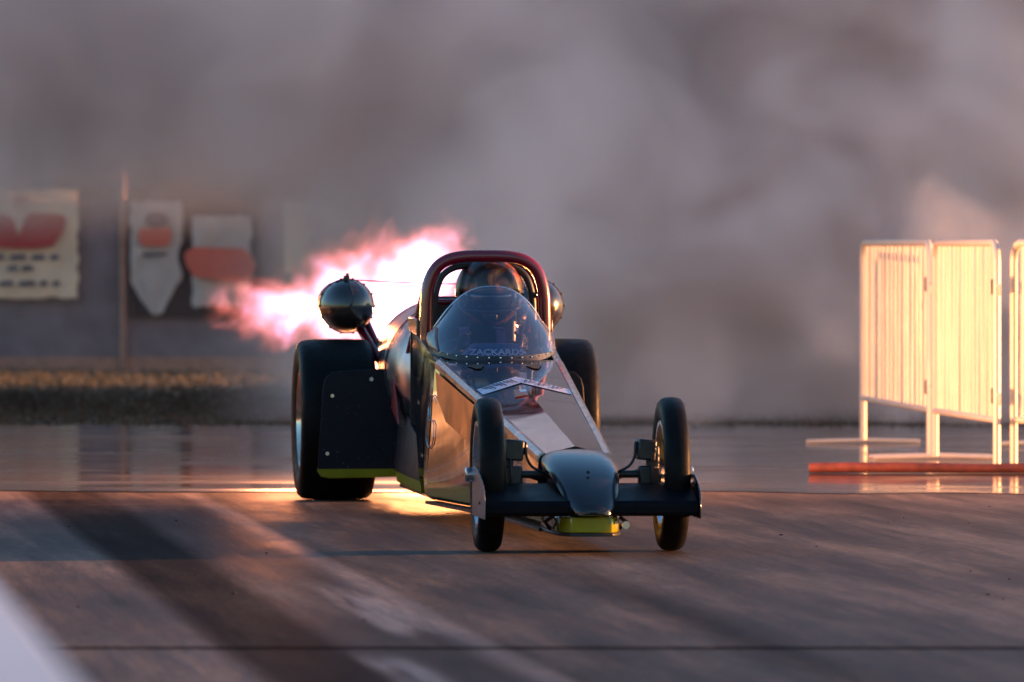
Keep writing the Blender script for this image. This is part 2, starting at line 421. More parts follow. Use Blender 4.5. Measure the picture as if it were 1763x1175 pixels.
M['backboard'] = basic('dark_backing', (.018, .014, .020), .9, nscale=3)
M['rust'] = basic('weathered_post', (.24, .15, .11), .8, nscale=14)

fence = empty('boundary_fence', (0, FY, 0))
tag(fence, 'long boundary fence with dark windbreak mesh and weathered rail, far behind the smoke', 'fence')
def flocal(b): b.v = [(x, y - FY, z) for x, y, z in b.v]; return b
b = MB(); b.box((1.5, FY, .86), (23, .02, 1.72)); flocal(b).build('windbreak_mesh', 'screenmesh', fence)
for k in range(8):
    x = fx(212) + (k - 2) * 3.0
    b = MB(); b.tube([(x, FY - .07, 0), (x, FY - .07, fz(300))], .032); b.ball((x, FY - .07, fz(300)), .035, 12, 8); flocal(b).build('post', 'rust', fence)
b = MB(); b.tube([(-10, FY - .07, fz(303)), (fx(212), FY - .07, fz(303))], .022); flocal(b).build('top_rail', 'rust', fence)
b = MB(); b.box((1.5, FY - .02, .06), (23, .05, .12)); flocal(b).build('kick_board', 'rust', fence)

# unseen dark wood added beyond the fence to block the bright sky
random.seed(11)
b = MB()
for k in range(26000):
    x = random.uniform(-20, 24); top = 7.0 + 1.6 * noise.noise(Vector((x * .35, 1, 0))) + .9 * noise.noise(Vector((x * 1.3, 5, 0)))
    z = random.random() ** .8 * top; y = 96 + random.uniform(0, 7); q = random.uniform(.18, .42)
    n_ = Vector((random.gauss(0, 1), random.gauss(0, 1), random.gauss(0, 1))).normalized(); a_ = n_.orthogonal().normalized() * q; c_ = n_.cross(a_).normalized() * q
    p = Vector((x, y, z)); b.add([p - a_, p - c_ * .6, p + a_, p + c_ * .6], [(0, 1, 2, 3)])
for k in range(60):
    x = -20 + k * .75 + random.uniform(-.3, .3); y = 98 + random.uniform(-1.5, 3); b.tube([(x, y, 0), (x + .1, y, 3), (x + random.uniform(-.5, .5), y, 6)], [.16, .12, .05], 8)
wd = b.build('added_woods', basic('added_wood_foliage', (.035, .040, .030), .8, nscale=2, var=.5)); tag(wd, 'dark wood added behind the smoke to block the bright sky', 'wood', kind='stuff')

def mark(name, poly, mat, parent, y=FY - .17):   # printed emblem, outline in photo pixels at the fence
    b = MB(); b.prism([(fx(p[0]), fz(p[1])) for p in poly], 'Y', y - .002, y + .002); return b.build(name, mat, parent)
bn = cloth('cream_banner', -70, 136, 326, 514, 'cream', seed=1)
tag(bn, 'cream banner with a dark red winged emblem hung on the far fence, leftmost', 'banner', 'banners on the fence')
mark('winged_emblem', [(-48, 368), (10, 368), (24, 376), (34, 408), (46, 376), (54, 366), (108, 370), (116, 378), (110, 400), (92, 424), (60, 428), (30, 428), (-20, 426), (-46, 412), (-58, 385)], 'redcloth', bn)
mark('small_crest', [(22, 350), (30, 338), (42, 336), (54, 342), (48, 350), (40, 346), (32, 354)], 'coralcloth', bn)
for y, xs in ((443, [(-40, -22), (-14, 10), (18, 48), (56, 80), (88, 104)]), (462, [(14, 34), (38, 60)]), (488, [(-30, -8), (0, 26), (34, 64), (70, 84), (92, 106)])):
    for a, c in xs:
        mark('lettering', [(a, y), (a + 3, y - 4), (c - 4, y - 5), (c, y - 1), (c - 2, y + 4), (a + 2, y + 5)], 'inkcloth', bn)
bn = cloth('pennant_banner', 226, 312, 347, 542, 'greycloth', pointed=.32, seed=4)
tag(bn, 'pale grey banner ending in a point, with a coral stripe, on the far fence', 'banner', 'banners on the fence')
mark('dark_spot', [(250, 378), (258, 366), (278, 365), (290, 374), (288, 388), (272, 394), (256, 390)], 'inkcloth', bn)
mark('stripe', [(240, 398), (246, 393), (292, 392), (298, 400), (294, 418), (288, 424), (248, 424), (240, 416)], 'coralcloth', bn)
mark('faint_stripe', [(246, 436), (290, 434), (288, 440), (250, 443)], 'inkcloth', bn)
bb = MB(); bb.box(((fx(222) + fx(447)) / 2, FY - .05, (fz(342) + fz(546)) / 2), (fx(447) - fx(222), .03, fz(342) - fz(546)))
tag(bb.build('backing_board', 'backboard', bevel=.004), 'dark backing board behind the two grey banners on the fence', 'board')
bn = cloth('grey_banner', 332, 432, 372, 528, 'greycloth', seed=7)
tag(bn, 'square grey banner crossed by a broad coral band, between the pointed banner and the flame', 'banner', 'banners on the fence')
mark('broad_band', [(326, 430), (340, 425), (420, 428), (434, 440), (442, 456), (434, 478), (410, 486), (336, 478), (322, 458), (318, 440)], 'coralcloth', bn)
bn = cloth('narrow_banner', 490, 534, 348, 470, 'paleyellow', seed=9, amp=.03)
tag(bn, 'narrow pale yellow banner partly hidden by the flame, on the far fence', 'banner', 'banners on the fence')

random.seed(21)
b = MB()
for k in range(42000):
    y = 49.6 + 21.6 * random.random(); x = random.uniform(-.09, .10) * y
    n_ = noise.noise(Vector((x * .5, y * .25, 2)))
    if n_ < -.25: n_ = -.25
    hgt = random.uniform(.015, .055) * (1.1 + n_); wd_ = random.uniform(.006, .014); a = random.uniform(0, 3.14)
    dx, dy = wd_ * math.cos(a), wd_ * math.sin(a)
    b.add([(x - dx, y - dy, -.01), (x + dx, y + dy, -.01), (x + random.gauss(0, .03), y + random.gauss(0, .03), hgt)], [(0, 1, 2)])
gm = bpy.data.meshes.new('grass'); gm.from_pydata(b.v, [], b.f); gm.materials.append(basic("dry_grass", (.05, .045, .028), .8, nscale=1.2, var=.5))
gr = bpy.data.objects.new('grass', gm); COL.objects.link(gr); tag(gr, 'short dry brown grass verge between the wet road and the far fence', 'grass', kind='stuff')

# ------------------------------------------------------------------ smoke (real volume behind the car)
def vol_box(name, c, d, mat):
    b = MB(); b.box(c, d); o = b.build(name, mat); return o
def smoke_mat():
    t = NT('tyre_smoke'); t.t.nodes.remove(t.p)
    pv = t.n('ShaderNodeVolumePrincipled')
    pv.inputs['Color'].default_value = (.93, .92, .93, 1); pv.inputs['Anisotropy'].default_value = .0
    tc = t.n('ShaderNodeTexCoord'); sp = t.n('ShaderNodeSeparateXYZ'); t.l(tc.outputs['Object'], sp.inputs[0])
    x, y, z = sp.outputs
    def noi(sc, scl, det, off=0, dist=.6):
        mp = t.n('ShaderNodeMapping'); mp.inputs['Scale'].default_value = scl; mp.inputs['Location'].default_value = (off, off * .7, off * .3); t.l(tc.outputs['Object'], mp.inputs[0])
        return t.noise(mp.outputs[0], sc, det, .55, dist)
    n1 = noi(.50, (1, .5, 1.15), 3); n2 = noi(1.15, (1, .7, 1), 4, 7.0)
    puff = t.math('MULTIPLY', t.ramp(n1, [(.40, .10), (.62, 1.0)]), t.ramp(n2, [(.37, .18), (.63, 1.0)]))
    # thinner on the left near the ground, where the fence shows through
    def sm(v, a, bb):
        m = t.n('ShaderNodeMapRange', interpolation_type='SMOOTHSTEP'); m.inputs[1].default_value = a; m.inputs[2].default_value = bb; t.l(v, m.inputs[0]); return m.outputs[0]
    left = t.math('MAXIMUM', sm(x, -2.3, .2), sm(z, -2.8, -1.0))
    left = t.math('ADD', t.math('MULTIPLY', left, .93), .004)
    edge = t.math('MULTIPLY', t.math('MULTIPLY', sm(x, -9, -6), sm(x, 13, 8)), t.math('MULTIPLY', sm(y, -7.6, -6.0), sm(y, 9, 5)))
    edge = t.math('MULTIPLY', edge, sm(z, 3.9, 1.5))
    dens = t.math('MULTIPLY', t.math('MULTIPLY', puff, left), edge)
    wn_ = t.n('ShaderNodeTexNoise'); wn_.inputs['Scale'].default_value = 2.2; wn_.inputs['Detail'].default_value = 3; t.l(tc.outputs['Object'], wn_.inputs['Vector'])
    o_ = t.n('ShaderNodeVectorMath', operation='SCALE'); o_.inputs['Scale'].default_value = .9; t.l(wn_.outputs['Color'], o_.inputs[0])
    q_ = t.n('ShaderNodeVectorMath', operation='ADD'); t.l(tc.outputs['Object'], q_.inputs[0]); t.l(o_.outputs[0], q_.inputs[1])
    tot = t.math('MULTIPLY', dens, 2.8)
    for cx, cy, cz, rr_, am_ in ((2.95, 48.4, 1.32, .46, 2.0), (3.35, 48.5, 1.05, .42, 1.6), (3.9, 48.4, 1.12, .55, 2.0), (2.2, 48.6, .70, .45, .5), (1.2, 48.8, .40, .60, .5), (.2, 48.9, .75, .55, .35)):
        v_ = t.n('ShaderNodeVectorMath', operation='DISTANCE'); t.l(q_.outputs[0], v_.inputs[0]); v_.inputs[1].default_value = (cx + .45, cy - 56 + .45, cz - 4.02 + .45)
        tot = t.math('ADD', tot, t.math('MULTIPLY', sm(v_.outputs['Value'], rr_, rr_ * .35), am_))
    t.l(tot, pv.inputs['Density'])
    t.l(pv.outputs[0], t.o.inputs['Volume']); return t.m
M['smoke'] = smoke_mat()
sm = vol_box('smoke', (1.5, 0, 0), (23, 18, 8), 'smoke'); sm.location = (0, 56.0, 4.02)
tag(sm, 'drifting grey violet tyre and jet smoke filling the background', 'smoke', kind='stuff')

# ------------------------------------------------------------------ flame
def flame_mat():
    t = NT('jet_flame'); t.t.nodes.remove(t.p)
    tc = t.n('ShaderNodeTexCoord')
    # object space: origin at the nozzle exit
    def noi(sc, det, off, dist=1.0):
        mp = t.n('ShaderNodeMapping'); mp.inputs['Location'].default_value = off; mp.inputs['Scale'].default_value = (1, .45, 1); t.l(tc.outputs['Object'], mp.inputs[0])
        nd = t.n('ShaderNodeTexNoise'); nd.inputs['Scale'].default_value = sc; nd.inputs['Detail'].default_value = det; nd.inputs['Roughness'].default_value = .55; nd.inputs['Distortion'].default_value = dist
        t.l(mp.outputs[0], nd.inputs['Vector']); return nd
    wv = noi(2.6, 3, (3, 1, 2), .5)
    off = t.n('ShaderNodeVectorMath', operation='SUBTRACT'); t.l(wv.outputs['Color'], off.inputs[0]); off.inputs[1].default_value = (.5, .5, .5)
    sc = t.n('ShaderNodeVectorMath', operation='SCALE'); t.l(off.outputs[0], sc.inputs[0]); sc.inputs['Scale'].default_value = .75
    ps = t.n('ShaderNodeVectorMath', operation='ADD'); t.l(tc.outputs['Object'], ps.inputs[0]); t.l(sc.outputs[0], ps.inputs[1])
    def blob(c, r):
        v = t.n('ShaderNodeVectorMath', operation='SUBTRACT'); t.l(ps.outputs[0], v.inputs[0]); v.inputs[1].default_value = c
        dv = t.n('ShaderNodeVectorMath', operation='DIVIDE'); t.l(v.outputs[0], dv.inputs[0]); dv.inputs[1].default_value = r
        ln = t.n('ShaderNodeVectorMath', operation='LENGTH'); t.l(dv.outputs[0], ln.inputs[0])
        return t.math('SUBTRACT', 1.0, ln.outputs['Value'])
    f = None
    for c, r in FLAME:
        bl = blob(c, r); f = bl if f is None else t.math('MAXIMUM', f, bl)
    n = noi(3.2, 4, (0, 0, 0), 1.2).outputs['Fac']
    f = t.math('ADD', f, t.math('MULTIPLY', t.math('SUBTRACT', n, .52), 1.5))
    f = t.math('MAXIMUM', f, 0.0)
    em = t.n('ShaderNodeEmission')
    t.l(t.ramp(f, [(0, (1.0, .13, .05)), (.22, (1.0, .20, .13)), (.50, (1.0, .33, .50)), (.8, (.92, .55, 1.0)), (1.05, (1, .9, 1))]), em.inputs[0])
    t.l(t.math('MULTIPLY', t.math('POWER', f, 1.9), FLAME_E), em.inputs[1])
    t.l(em.outputs[0], t.o.inputs['Volume']); return t.m
# nozzle exit near (-.47, 36.6, .64) ; blobs (centre, radii) relative to it
FLAME_E = 2.3
FLAME = [((-.02, 1.0, .08), (.28, 1.4, .30)), ((-.20, 2.0, .27), (.44, 1.6, .42)), ((-.46, 2.4, .34), (.44, 1.1, .28)), ((-.70, 2.5, .27), (.46, 1.1, .20)), ((-.04, 2.2, .50), (.28, .9, .22))]
M['flame'] = flame_mat()
NZ = (-.47, 36.9, .64)
b = MB(); b.box((-.4, 2.1, .28), (2.6, 4.2, 1.75)); fl = b.build('flame', 'flame', loc=NZ)
tag(fl, 'huge white hot and pink flame blown out behind the jet engine', 'flame')
for (x, y, z), e, s, c in (((NZ[0] + .05, NZ[1] + .9, .62), 330, .30, (1, .36, .13)), ((NZ[0] - .65, NZ[1] + 1.6, .80), 100, .30, (1, .32, .13))):
    ld = bpy.data.lights.new('flame_light', 'POINT'); ld.energy = e; ld.shadow_soft_size = s; ld.color = c
    lo = bpy.data.objects.new('flame_light', ld); COL.objects.link(lo); lo.location = (x, y, z)

# ------------------------------------------------------------------ crowd barriers
def barrier(a, c, label, dz=0):
    a = Vector((*a, 0)); c = Vector((*c, 0)); dv = c - a; L = dv.length; rz = math.atan2(dv.y, dv.x)
    root = empty('crowd_barrier', a, rz)
    tag(root, label, 'barrier', 'steel crowd barriers beside the lane')
    H = 1.262; rr = .10; zb = .287
    pts = [(0, 0, .02), (0, 0, H - rr)] + [(rr - rr * math.cos(R(k)), 0, H - rr + rr * math.sin(R(k))) for k in (30, 60, 90)]
    pts += [(L - rr + rr * math.sin(R(k)), 0, H - rr + rr * math.cos(R(k))) for k in (0, 30, 60, 90)] + [(L, 0, .02)]
    MB().tube(pts, .021, 12).build('frame', 'galv', root)
    MB().tube([(.01, 0, zb), (L - .01, 0, zb)], .019).build('bottom_rail', 'galv', root)
    b = MB(); n = 16
    for k in range(1, n):
        x = L * k / n; j = random.uniform(-.004, .004)
        b.tube([(x + j, random.uniform(-.003, .003), zb), (x + j * .5, random.uniform(-.003, .003), H - .01)], .0098, 8)
    b.build('upright_bars', 'galv', root)
    for x in (0, L):
        f = MB(); f.tube([(x, -.36, .013), (x, -.30, .018), (x, 0, .024), (x, .30, .018), (x, .36, .013)], .012, 8, smooth=4); f.build('foot', 'galv', root)
    for z in (.42, 1.02):
        f = MB(); f.tube([(L, 0, z), (L + .05, 0, z + .01), (L + .085, 0, z), (L + .085, 0, z - .05)], .009, 8, smooth=4); f.build('hook', 'galv', root)
        f = MB(); f.box((L - .045, 0, z), (.05, .045, .085)); f.build('clamp', 'dark', root, bevel=.004)
    return root
barrier((2.204, 45.0), (2.44, 41.85), 'leftmost steel crowd barrier with glowing sunlit bars')
barrier((2.455, 41.6), (2.665, 39.4), 'middle steel crowd barrier with glowing sunlit bars, its feet behind the red pole')
barrier((2.765, 39.5), (3.35, 37.6), 'steel crowd barrier cut by the right edge of the photo, its rounded corner post showing')
barrier((3.36, 44.6), (3.9, 42.6), 'far steel crowd barrier of which only the foot bar shows at the right edge')
b = MB(); b.tube([(1.64, 39.12, .032), (1.66, 39.12, .034), (2.1, 39.11, .036), (2.6, 39.10, .032), (3.1, 39.08, .036), (3.9, 39.05, .036)], [.022, .028, .029, .025, .031, .031], 16, smooth=6)
tag(b.build('red_pole', 'redpole'), 'red painted pole lying on the wet ground in front of the crowd barriers', 'pole')

# ------------------------------------------------------------------ jet dragster; local x right, y rearward, z up, origin on the ground under the front axle
CY = R(5.8)
car = empty('jet_dragster', (.275, 29.3, 0), CY)
tag(car, 'glossy black jet dragster with a yellow lower band and maroon roll cage, flame behind it', 'race car')

def lerp(a, b, t): return a + (b - a) * t
def tab(u, T):
    for (u0, *a), (u1, *b2) in zip(T, T[1:]):
        if u <= u1: t = max(0, (u - u0) / (u1 - u0)); return [lerp(p, q, t) for p, q in zip(a, b2)]
    return T[-1][1:]
# u, ridge z, shoulder half width, shoulder z, bottom half width, bottom z
BT = [(.16, .425, .150, .388, .138, .095), (.6, .468, .170, .436, .146, .095), (1.75, .583, .218, .558, .182, .095), (2.6, .667, .256, .648, .258, .095), (3.30, .735, .287, .722, .325, .095)]
def ring(u, inset=0):
    rz_, sw, sz, bw, bz = tab(u, BT)
    h = sz - bz
    half = [(0, rz_), (sw * .5, lerp(rz_, sz, .5)), (sw - .022, sz + .004), (sw, sz - .014), (sw + (bw - sw) * .10 + .004, sz - .05), (lerp(sw, bw, .45) + .010, bz + h * .5), (bw + .006, bz + .10), (bw, bz + .02), (bw - .03, bz), (bw * .5, bz - .004)]
    pts = half + [(0, bz - .004)] + [(-x, z) for x, z in reversed(half[1:])]
    return [(x, u, z) for x, z in pts]
us = [.16 + (3.30 - .16) * k / 26 for k in range(27)]
MB().loft([ring(u) for u in us]).build('body', 'body', car, angle=12)
# shoulder strip running along each hood edge
for s in (-1, 1):
    b = MB(); rings = []
    for u in us:
        rz_, sw, sz, bw, bz = tab(u, BT)
        rings.append([(s * (sw - .030), u, sz + .007), (s * (sw - .012), u, sz + .011), (s * (sw + .005), u, sz - .004), (s * (sw + .005), u, sz - .030), (s * (sw - .001), u, sz - .030), (s * (sw - .006), u, sz - .004)])
    b.loft(rings); b.build('hood_edge_strip', 'hoodtrim', car)
# panel joints on the hood
for u in (1.75, 2.62):
    b = MB(); rz_, sw, sz, bw, bz = tab(u, BT)
    b.add([(-sw + .02, u - .0015, sz + .0065), (0, u - .0015, rz_ + .0025), (0, u + .0015, rz_ + .0033), (-sw + .02, u + .0015, sz + .0073)], [(0, 1, 2, 3)])
    b.add([(sw - .02, u - .0015, sz + .0065), (0, u - .0015, rz_ + .0025), (0, u + .0015, rz_ + .0033), (sw - .02, u + .0015, sz + .0073)], [(0, 1, 2, 3)])
    b.build('panel_joint', 'shadowhole', car)
# dull hood centre stripe: silver decal band across the hood with angular pattern
M['decal'] = basic('pale_decal', (.62, .56, .66), .35, coat=.2, nscale=25, var=.2)
M['decaldark'] = basic('violet_decal_ink', (.10, .07, .16), .25, coat=1)
def hood(x, u, lift=.004):
    rz_, sw, sz, bw, bz = tab(u, BT); return (x, u, lerp(rz_, sz, abs(x) / sw) + lift)
b = MB()
for s in (-1, 1):
    w0 = tab(2.05, BT)[1] - .035; w1 = tab(2.25, BT)[1] - .035
    b.add([hood(0, 2.33), hood(s * w0, 2.05), hood(s * w1, 2.24), hood(0, 2.56)], [(0, 1, 2, 3)])
b.build('hood_decal', 'decal', car)
b = MB()
for s in (-1, 1):
    for k in range(9):
        x0 = .012 + k * .018; a = .03 * (k % 3); q = 2.33 - x0 * 1.3
        b.add([hood(s * x0, q + .03 + a, .006), hood(s * (x0 + .007), q + .02 + a, .006), hood(s * (x0 + .030), q + .13, .006), hood(s * (x0 + .020), q + .15, .006)], [(0, 1, 2, 3)])
b.build('decal_pattern', 'decaldark', car)
M['orangedecal'] = basic('orange_decal', (.55, .12, .04), .4, coat=.2)
b = MB(); b.add([hood(-.075, 1.86, .005), hood(-.015, 1.90, .005), hood(-.010, 2.08, .005), hood(-.055, 2.10, .005)], [(0, 1, 2, 3)]); b.build('orange_decal', 'orangedecal', car)
b = MB(); b.add([hood(-.036, 2.00, .0065), hood(-.008, 2.00, .0065), hood(-.006, 2.07, .0065), hood(-.034, 2.08, .0065)], [(0, 1, 2, 3)]); b.build('white_decal', 'white', car)
for x in (-.13, .13):   # triangular vents below the screen
    b = MB(); b.add([hood(x - .042, 3.08, .005), hood(x + .042, 3.08, .005), hood(x + .012, 2.93, .005), hood(x - .012, 2.93, .005)], [(0, 1, 2, 3)]); b.build('hood_vent', 'shadowhole', car)

M['satin'] = paint('nose_satin_black', (.012, .013, .018), coat=.3, rough=(.16, .26))
M['satin'].node_tree.nodes['Principled BSDF'].inputs['Coat Roughness'].default_value = .10
M['satin'].node_tree.nodes['Principled BSDF'].inputs['Specular IOR Level'].default_value = .25
# nose cone: shoulders pinch in to a narrow chin
def nring(u, w, zt, zb, pinch, flat=.5):
    # w: half width at the top, pinch: half width at the chin
    pinch *= .86
    half = [(0, zt), (w * .55, zt - .004), (w * .88, zt - .020), (w, zt - .050), (lerp(w, pinch, .25), lerp(zt, zb, .30)), (lerp(w, pinch, .75), lerp(zt, zb, .50)), (pinch, lerp(zt, zb, .68)), (pinch * .98, lerp(zt, zb, .9)), (pinch * .8, zb), (pinch * .4, zb)]
    pts = half + [(0, zb)] + [(-x, z) for x, z in reversed(half[1:])]
    return [(x, u, z) for x, z in pts]
NR = [nring(.159, .150, .425, .10, .138), nring(.08, .154, .415, .13, .128), nring(-.04, .152, .400, .15, .108), nring(-.16, .148, .376, .155, .090), nring(-.28, .140, .340, .157, .080), nring(-.38, .124, .296, .158, .074), nring(-.46, .100, .252, .160, .068), nring(-.51, .078, .215, .163, .060), nring(-.535, .055, .195, .168, .046)]
MB().loft(NR).build('nose_cone', 'satin', car, angle=60, sub=2)
b = MB(); b.lathe([(0, .007), (.004, .007)], 'Y', (0, -.325, .333), 12); b.build('nose_bolt', 'shadowhole', car)
# yellow chin pan under the nose
M['yellow'] = paint('yellow_chin', (.24, .225, .008))
pan = [(.132, .25), (.135, -.10), (.130, -.30), (.112, -.40), (.085, -.445), (0, -.455)]
pan = pan + [(-x, y) for x, y in reversed(pan[:-1])]
MB().prism(pan, 'Z', .092, .156).build('chin_pan', 'yellow', car, angle=30, bevel=.006)
pan2 = [(x * 1.03, y * 1.01) for x, y in pan]
MB().prism(pan2, 'Z', .078, .0915).build('chin_skid', 'dark', car, bevel=.004)
b = MB(); b.lathe([(0, .016), (.02, .016)], 'Y', (.15, -.36, .12), 12); b.build('chin_bolt', 'alu', car)
for s in (-1, 1):
    b = MB(); b.tube([(s * .11, -.25, .17), (s * .165, -.22, .13), (s * .14, -.2, .10)], .009, 8); b.build('chin_brace', 'dark', car)

# side skid lip along the bottom of the body
for s in (-1, 1):
    rings = []
    for u in us:
        bw = tab(u, BT)[3]; rings.append([(s * (bw - .05), u, .0895), (s * (bw + .012), u, .0895), (s * (bw + .012), u, .076), (s * (bw - .05), u, .076)])
    MB().loft(rings).build('skid_lip', 'dark', car)

# front wing and end plates
sec = [(-.46, .222), (-.475, .205), (-.475, .172), (-.455, .160), (-.28, .175), (-.14, .262), (-.135, .280), (-.15, .284), (-.28, .266), (-.40, .240)]
MB().prism(sec, 'X', -.432, .432).build('front_wing', 'wing', car, angle=25, bevel=.003)
ep = [(-.49, .150), (-.49, .235), (-.47, .262), (-.43, .285), (-.33, .318), (-.20, .342), (-.05, .352), (.0, .345), (.0, .150)]
for s in (-1, 1):
    MB().prism(ep, 'X', s * .434, s * .440).build('wing_end_plate', 'black' if s > 0 else 'greytrim', car, bevel=.0015)
b = MB(); b.lathe([(0, .006), (.004, .006)], 'X', (-.4445, -.33, .21), 10); b.build('end_plate_bolt', 'dark', car)

# wheels
def wheel(name, x, y, rad, wid, side, rim_r, kind, steer=0):
    root = empty(name, (x, y, rad), steer, car); h = wid / 2
    b = MB()
    if kind == 'front':
        prof = [(-h * .55, rim_r), (-h * .9, rim_r + .02), (-h, rad * .86), (-h * .93, rad * .93), (-h * .72, rad * .975), (-h * .4, rad * .994), (0, rad), (h * .4, rad * .994), (h * .72, rad * .975), (h * .93, rad * .93), (h, rad * .86), (h * .9, rim_r + .02), (h * .55, rim_r)]
    else:
        prof = [(-h * .80, rim_r), (-h * .90, rim_r + .015), (-h * .97, rim_r + .06), (-h * 1.0, rad * .86), (-h * .95, rad * .94), (-h * .86, rad * .978), (-h * .70, rad * .994), (-h * .35, rad * .999), (0, rad), (h * .35, rad * .999), (h * .70, rad * .994), (h * .86, rad * .978), (h * .95, rad * .94), (h, rad * .86), (h * .97, rim_r + .06), (h * .90, rim_r + .015), (h * .80, rim_r)]
    # inner surface closes the ring
    prof = prof + [(prof[-1][0], rim_r - .004), (prof[0][0], rim_r - .004)]
    b.lathe(prof, 'X', (0, 0, 0), 96, closed=True); t_ = b.build('tyre', 'rubber', root, angle=50)
    b = MB(); rw = h * (.62 if kind == 'front' else .84)
    b.lathe([(-rw - .012, rim_r + .004), (-rw - .012, rim_r - .012), (-rw + .01, rim_r - .02), (0, rim_r - .035), (rw - .01, rim_r - .02), (rw + .012, rim_r - .012), (rw + .012, rim_r + .004), (rw, rim_r + .002), (0, rim_r - .020), (-rw, rim_r + .002)], 'X', (0, 0, 0), 72, closed=True)
    b.build('rim', 'rimgold' if kind != 'front' else 'alu', root, angle=40)
    if kind == 'front':
        b = MB(); 
        for k in range(12):
            a = 2 * math.pi * k / 12
            for q in (-.02, .02):
                b.tube([(q, .03 * math.cos(a + q * 12), .03 * math.sin(a + q * 12)), (q * .3, (rim_r - .02) * math.cos(a), (rim_r - .02) * math.sin(a))], .0035, 6)
        b.build('spokes', 'dark', root)
        b = MB(); b.lathe([(-.045, .034), (.045, .034)], 'X', (0, 0, 0), 24); b.lathe([(side * .04, .026), (side * .08, .030), (side * .088, .030), (side * .092, .024)], 'X', (0, 0, 0), 24); b.build('hub', 'alu', root)
    else:
        b = MB(); b.lathe([(side * .04, rim_r - .03), (side * .05, rim_r - .035), (side * .03, .12), (side * .02, .08)], 'X', (0, 0, 0), 48); b.build('wheel_centre', 'rimgold', root)
        b = MB(); b.lathe([(side * .02, .05), (side * .12, .045), (side * .13, .03)], 'X', (0, 0, 0), 24); b.build('hub', 'alu', root)
    return root
for s in (-1, 1):
    wheel('front_wheel', s * .377, 0, .315, .108, s, .215, 'front', R(-1.2))
    wheel('rear_wheel', s * .545, 6.0, .395, .375, s, .245, 'rear')
# front axle, brakes, steering
for s in (-1, 1):
    b = MB(); b.tube([(s * .10, .0, .315), (s * .33, 0, .315)], .016); b.build('axle', 'dark', car)
    b = MB(); b.tube([(s * .10, .10, .22), (s * .33, .03, .27)], .010); b.tube([(s * .10, .14, .27), (s * .32, .08, .35)], .008); b.build('steering_arm', 'dark', car)
    b = MB(); b.lathe([(s * .285, .10), (s * .291, .10)], 'X', (0, 0, .315), 40); b.build('brake_disc', 'dark', car)
    b = MB(); b.box((s * .272, -.02, .415), (.075, .10, .085), ry=.1); b.lathe([(s * .225, .028), (s * .26, .028)], 'X', (0, -.02, .42), 16); b.box((s * .30, -.02, .36), (.05, .05, .14)); b.box((s * .285, -.03, .30), (.09, .06, .10)); b.build('brake_caliper', 'dark', car, bevel=.008)
    b = MB(); b.tube([(s * .232, -.03, .445), (s * .225, -.05, .44), (s * .222, -.05, .39), (s * .20, -.04, .35), (s * .15, -.02, .32), (s * .13, 0, .30)], .006, 8, smooth=6); b.build('brake_hose', 'dark', car)
    b = MB(); b.tube([(s * .245, -.05, .45), (s * .25, -.055, .43), (s * .262, -.06, .418)], .006, 8); b.build('brake_fitting', 'chrome', car)

# cockpit: sides rise behind the screen
CT = [(3.301, .287, .722, .325), (3.6, .294, .765, .331), (4.0, .306, .822, .332), (4.25, .310, .850, .332), (4.8, .312, .845, .330)]
for s in (-1, 1):
    rings = []
    for k in range(13):
        q = k / 12; ut = 3.301 + .96 * q; ub = 3.301 + .22 * q; sw, sz, bw = tab(ut, CT)
        U = lambda f: lerp(ut, ub, f)
        rings.append([(s * (sw - .035), ut, sz + .004), (s * sw, ut, sz), (s * (sw + .004), U(.05), sz - .03), (s * (lerp(sw, bw, .5) + .012), U(.5), lerp(sz, .095, .5)), (s * (bw + .006), U(.87), .195), (s * bw, U(.97), .115), (s * (bw - .03), ub, .095), (s * (bw - .05), U(.97), .115), (s * (lerp(sw, bw, .5) - .02), U(.5), lerp(sz, .095, .5)), (s * (sw - .035), U(.05), sz - .03)])
    MB().loft(rings).build('cockpit_side', 'body', car, angle=30)
    MB().prism([(3.32, .11), (4.75, .11), (4.75, .70), (4.15, .78), (3.4, .66)], 'X', s * .262, s * .270).build('tub_side', 'dark', car)
MB().box((0, 4.2, .10), (.60, 1.8, .012)).build('floor_pan', 'dark', car)
MB().box((0, 4.62, .47), (.58, .02, .74)).build('bulkhead', 'dark', car)
# belly sides narrowing towards the rear axle
for s in (-1, 1):
    rings = []
    for u, w, zt in ((3.42, .322, .27), (4.2, .318, .36), (5.0, .305, .45), (5.25, .30, .50), (5.53, .275, .54)):
        rings.append([(s * w, u, .115), (s * (w + .012), u, .20), (s * (w - .02), u, zt), (s * (w - .03), u, zt), (s * (w - .012), u, .20), (s * (w - .02), u, .10)])
    MB().loft(rings).build('belly_side', 'fair', car)
# fairings ahead of the rear tyres
for s in (-1, 1):
    out = [(s * .27, .125), (s * .60, .120), (s * .645, .128), (s * .662, .155), (s * .635, .56), (s * .625, .60), (s * .595, .632), (s * .545, .640), (s * .27, .655)]
    if s < 0: out = out
    MB().prism(out, 'Y', 5.535, 5.548).build('tyre_fairing', 'fair', car, bevel=.003)
    for x, z in ((.59, .52), (.615, .24), (.40, .60)):
        b = MB(); b.lathe([(5.527, .009), (5.535, .011)], 'Y', (s * x, 0, z), 12); b.build('fairing_bolt', 'alu', car)
# red gussets
for s in (-1, 1):
    MB().prism([(4.2 + .62, .40), (4.2 + .88, .60), (4.2 + .98, .47)], 'X', s * .325, s * .333).build('gusset', 'red', car)
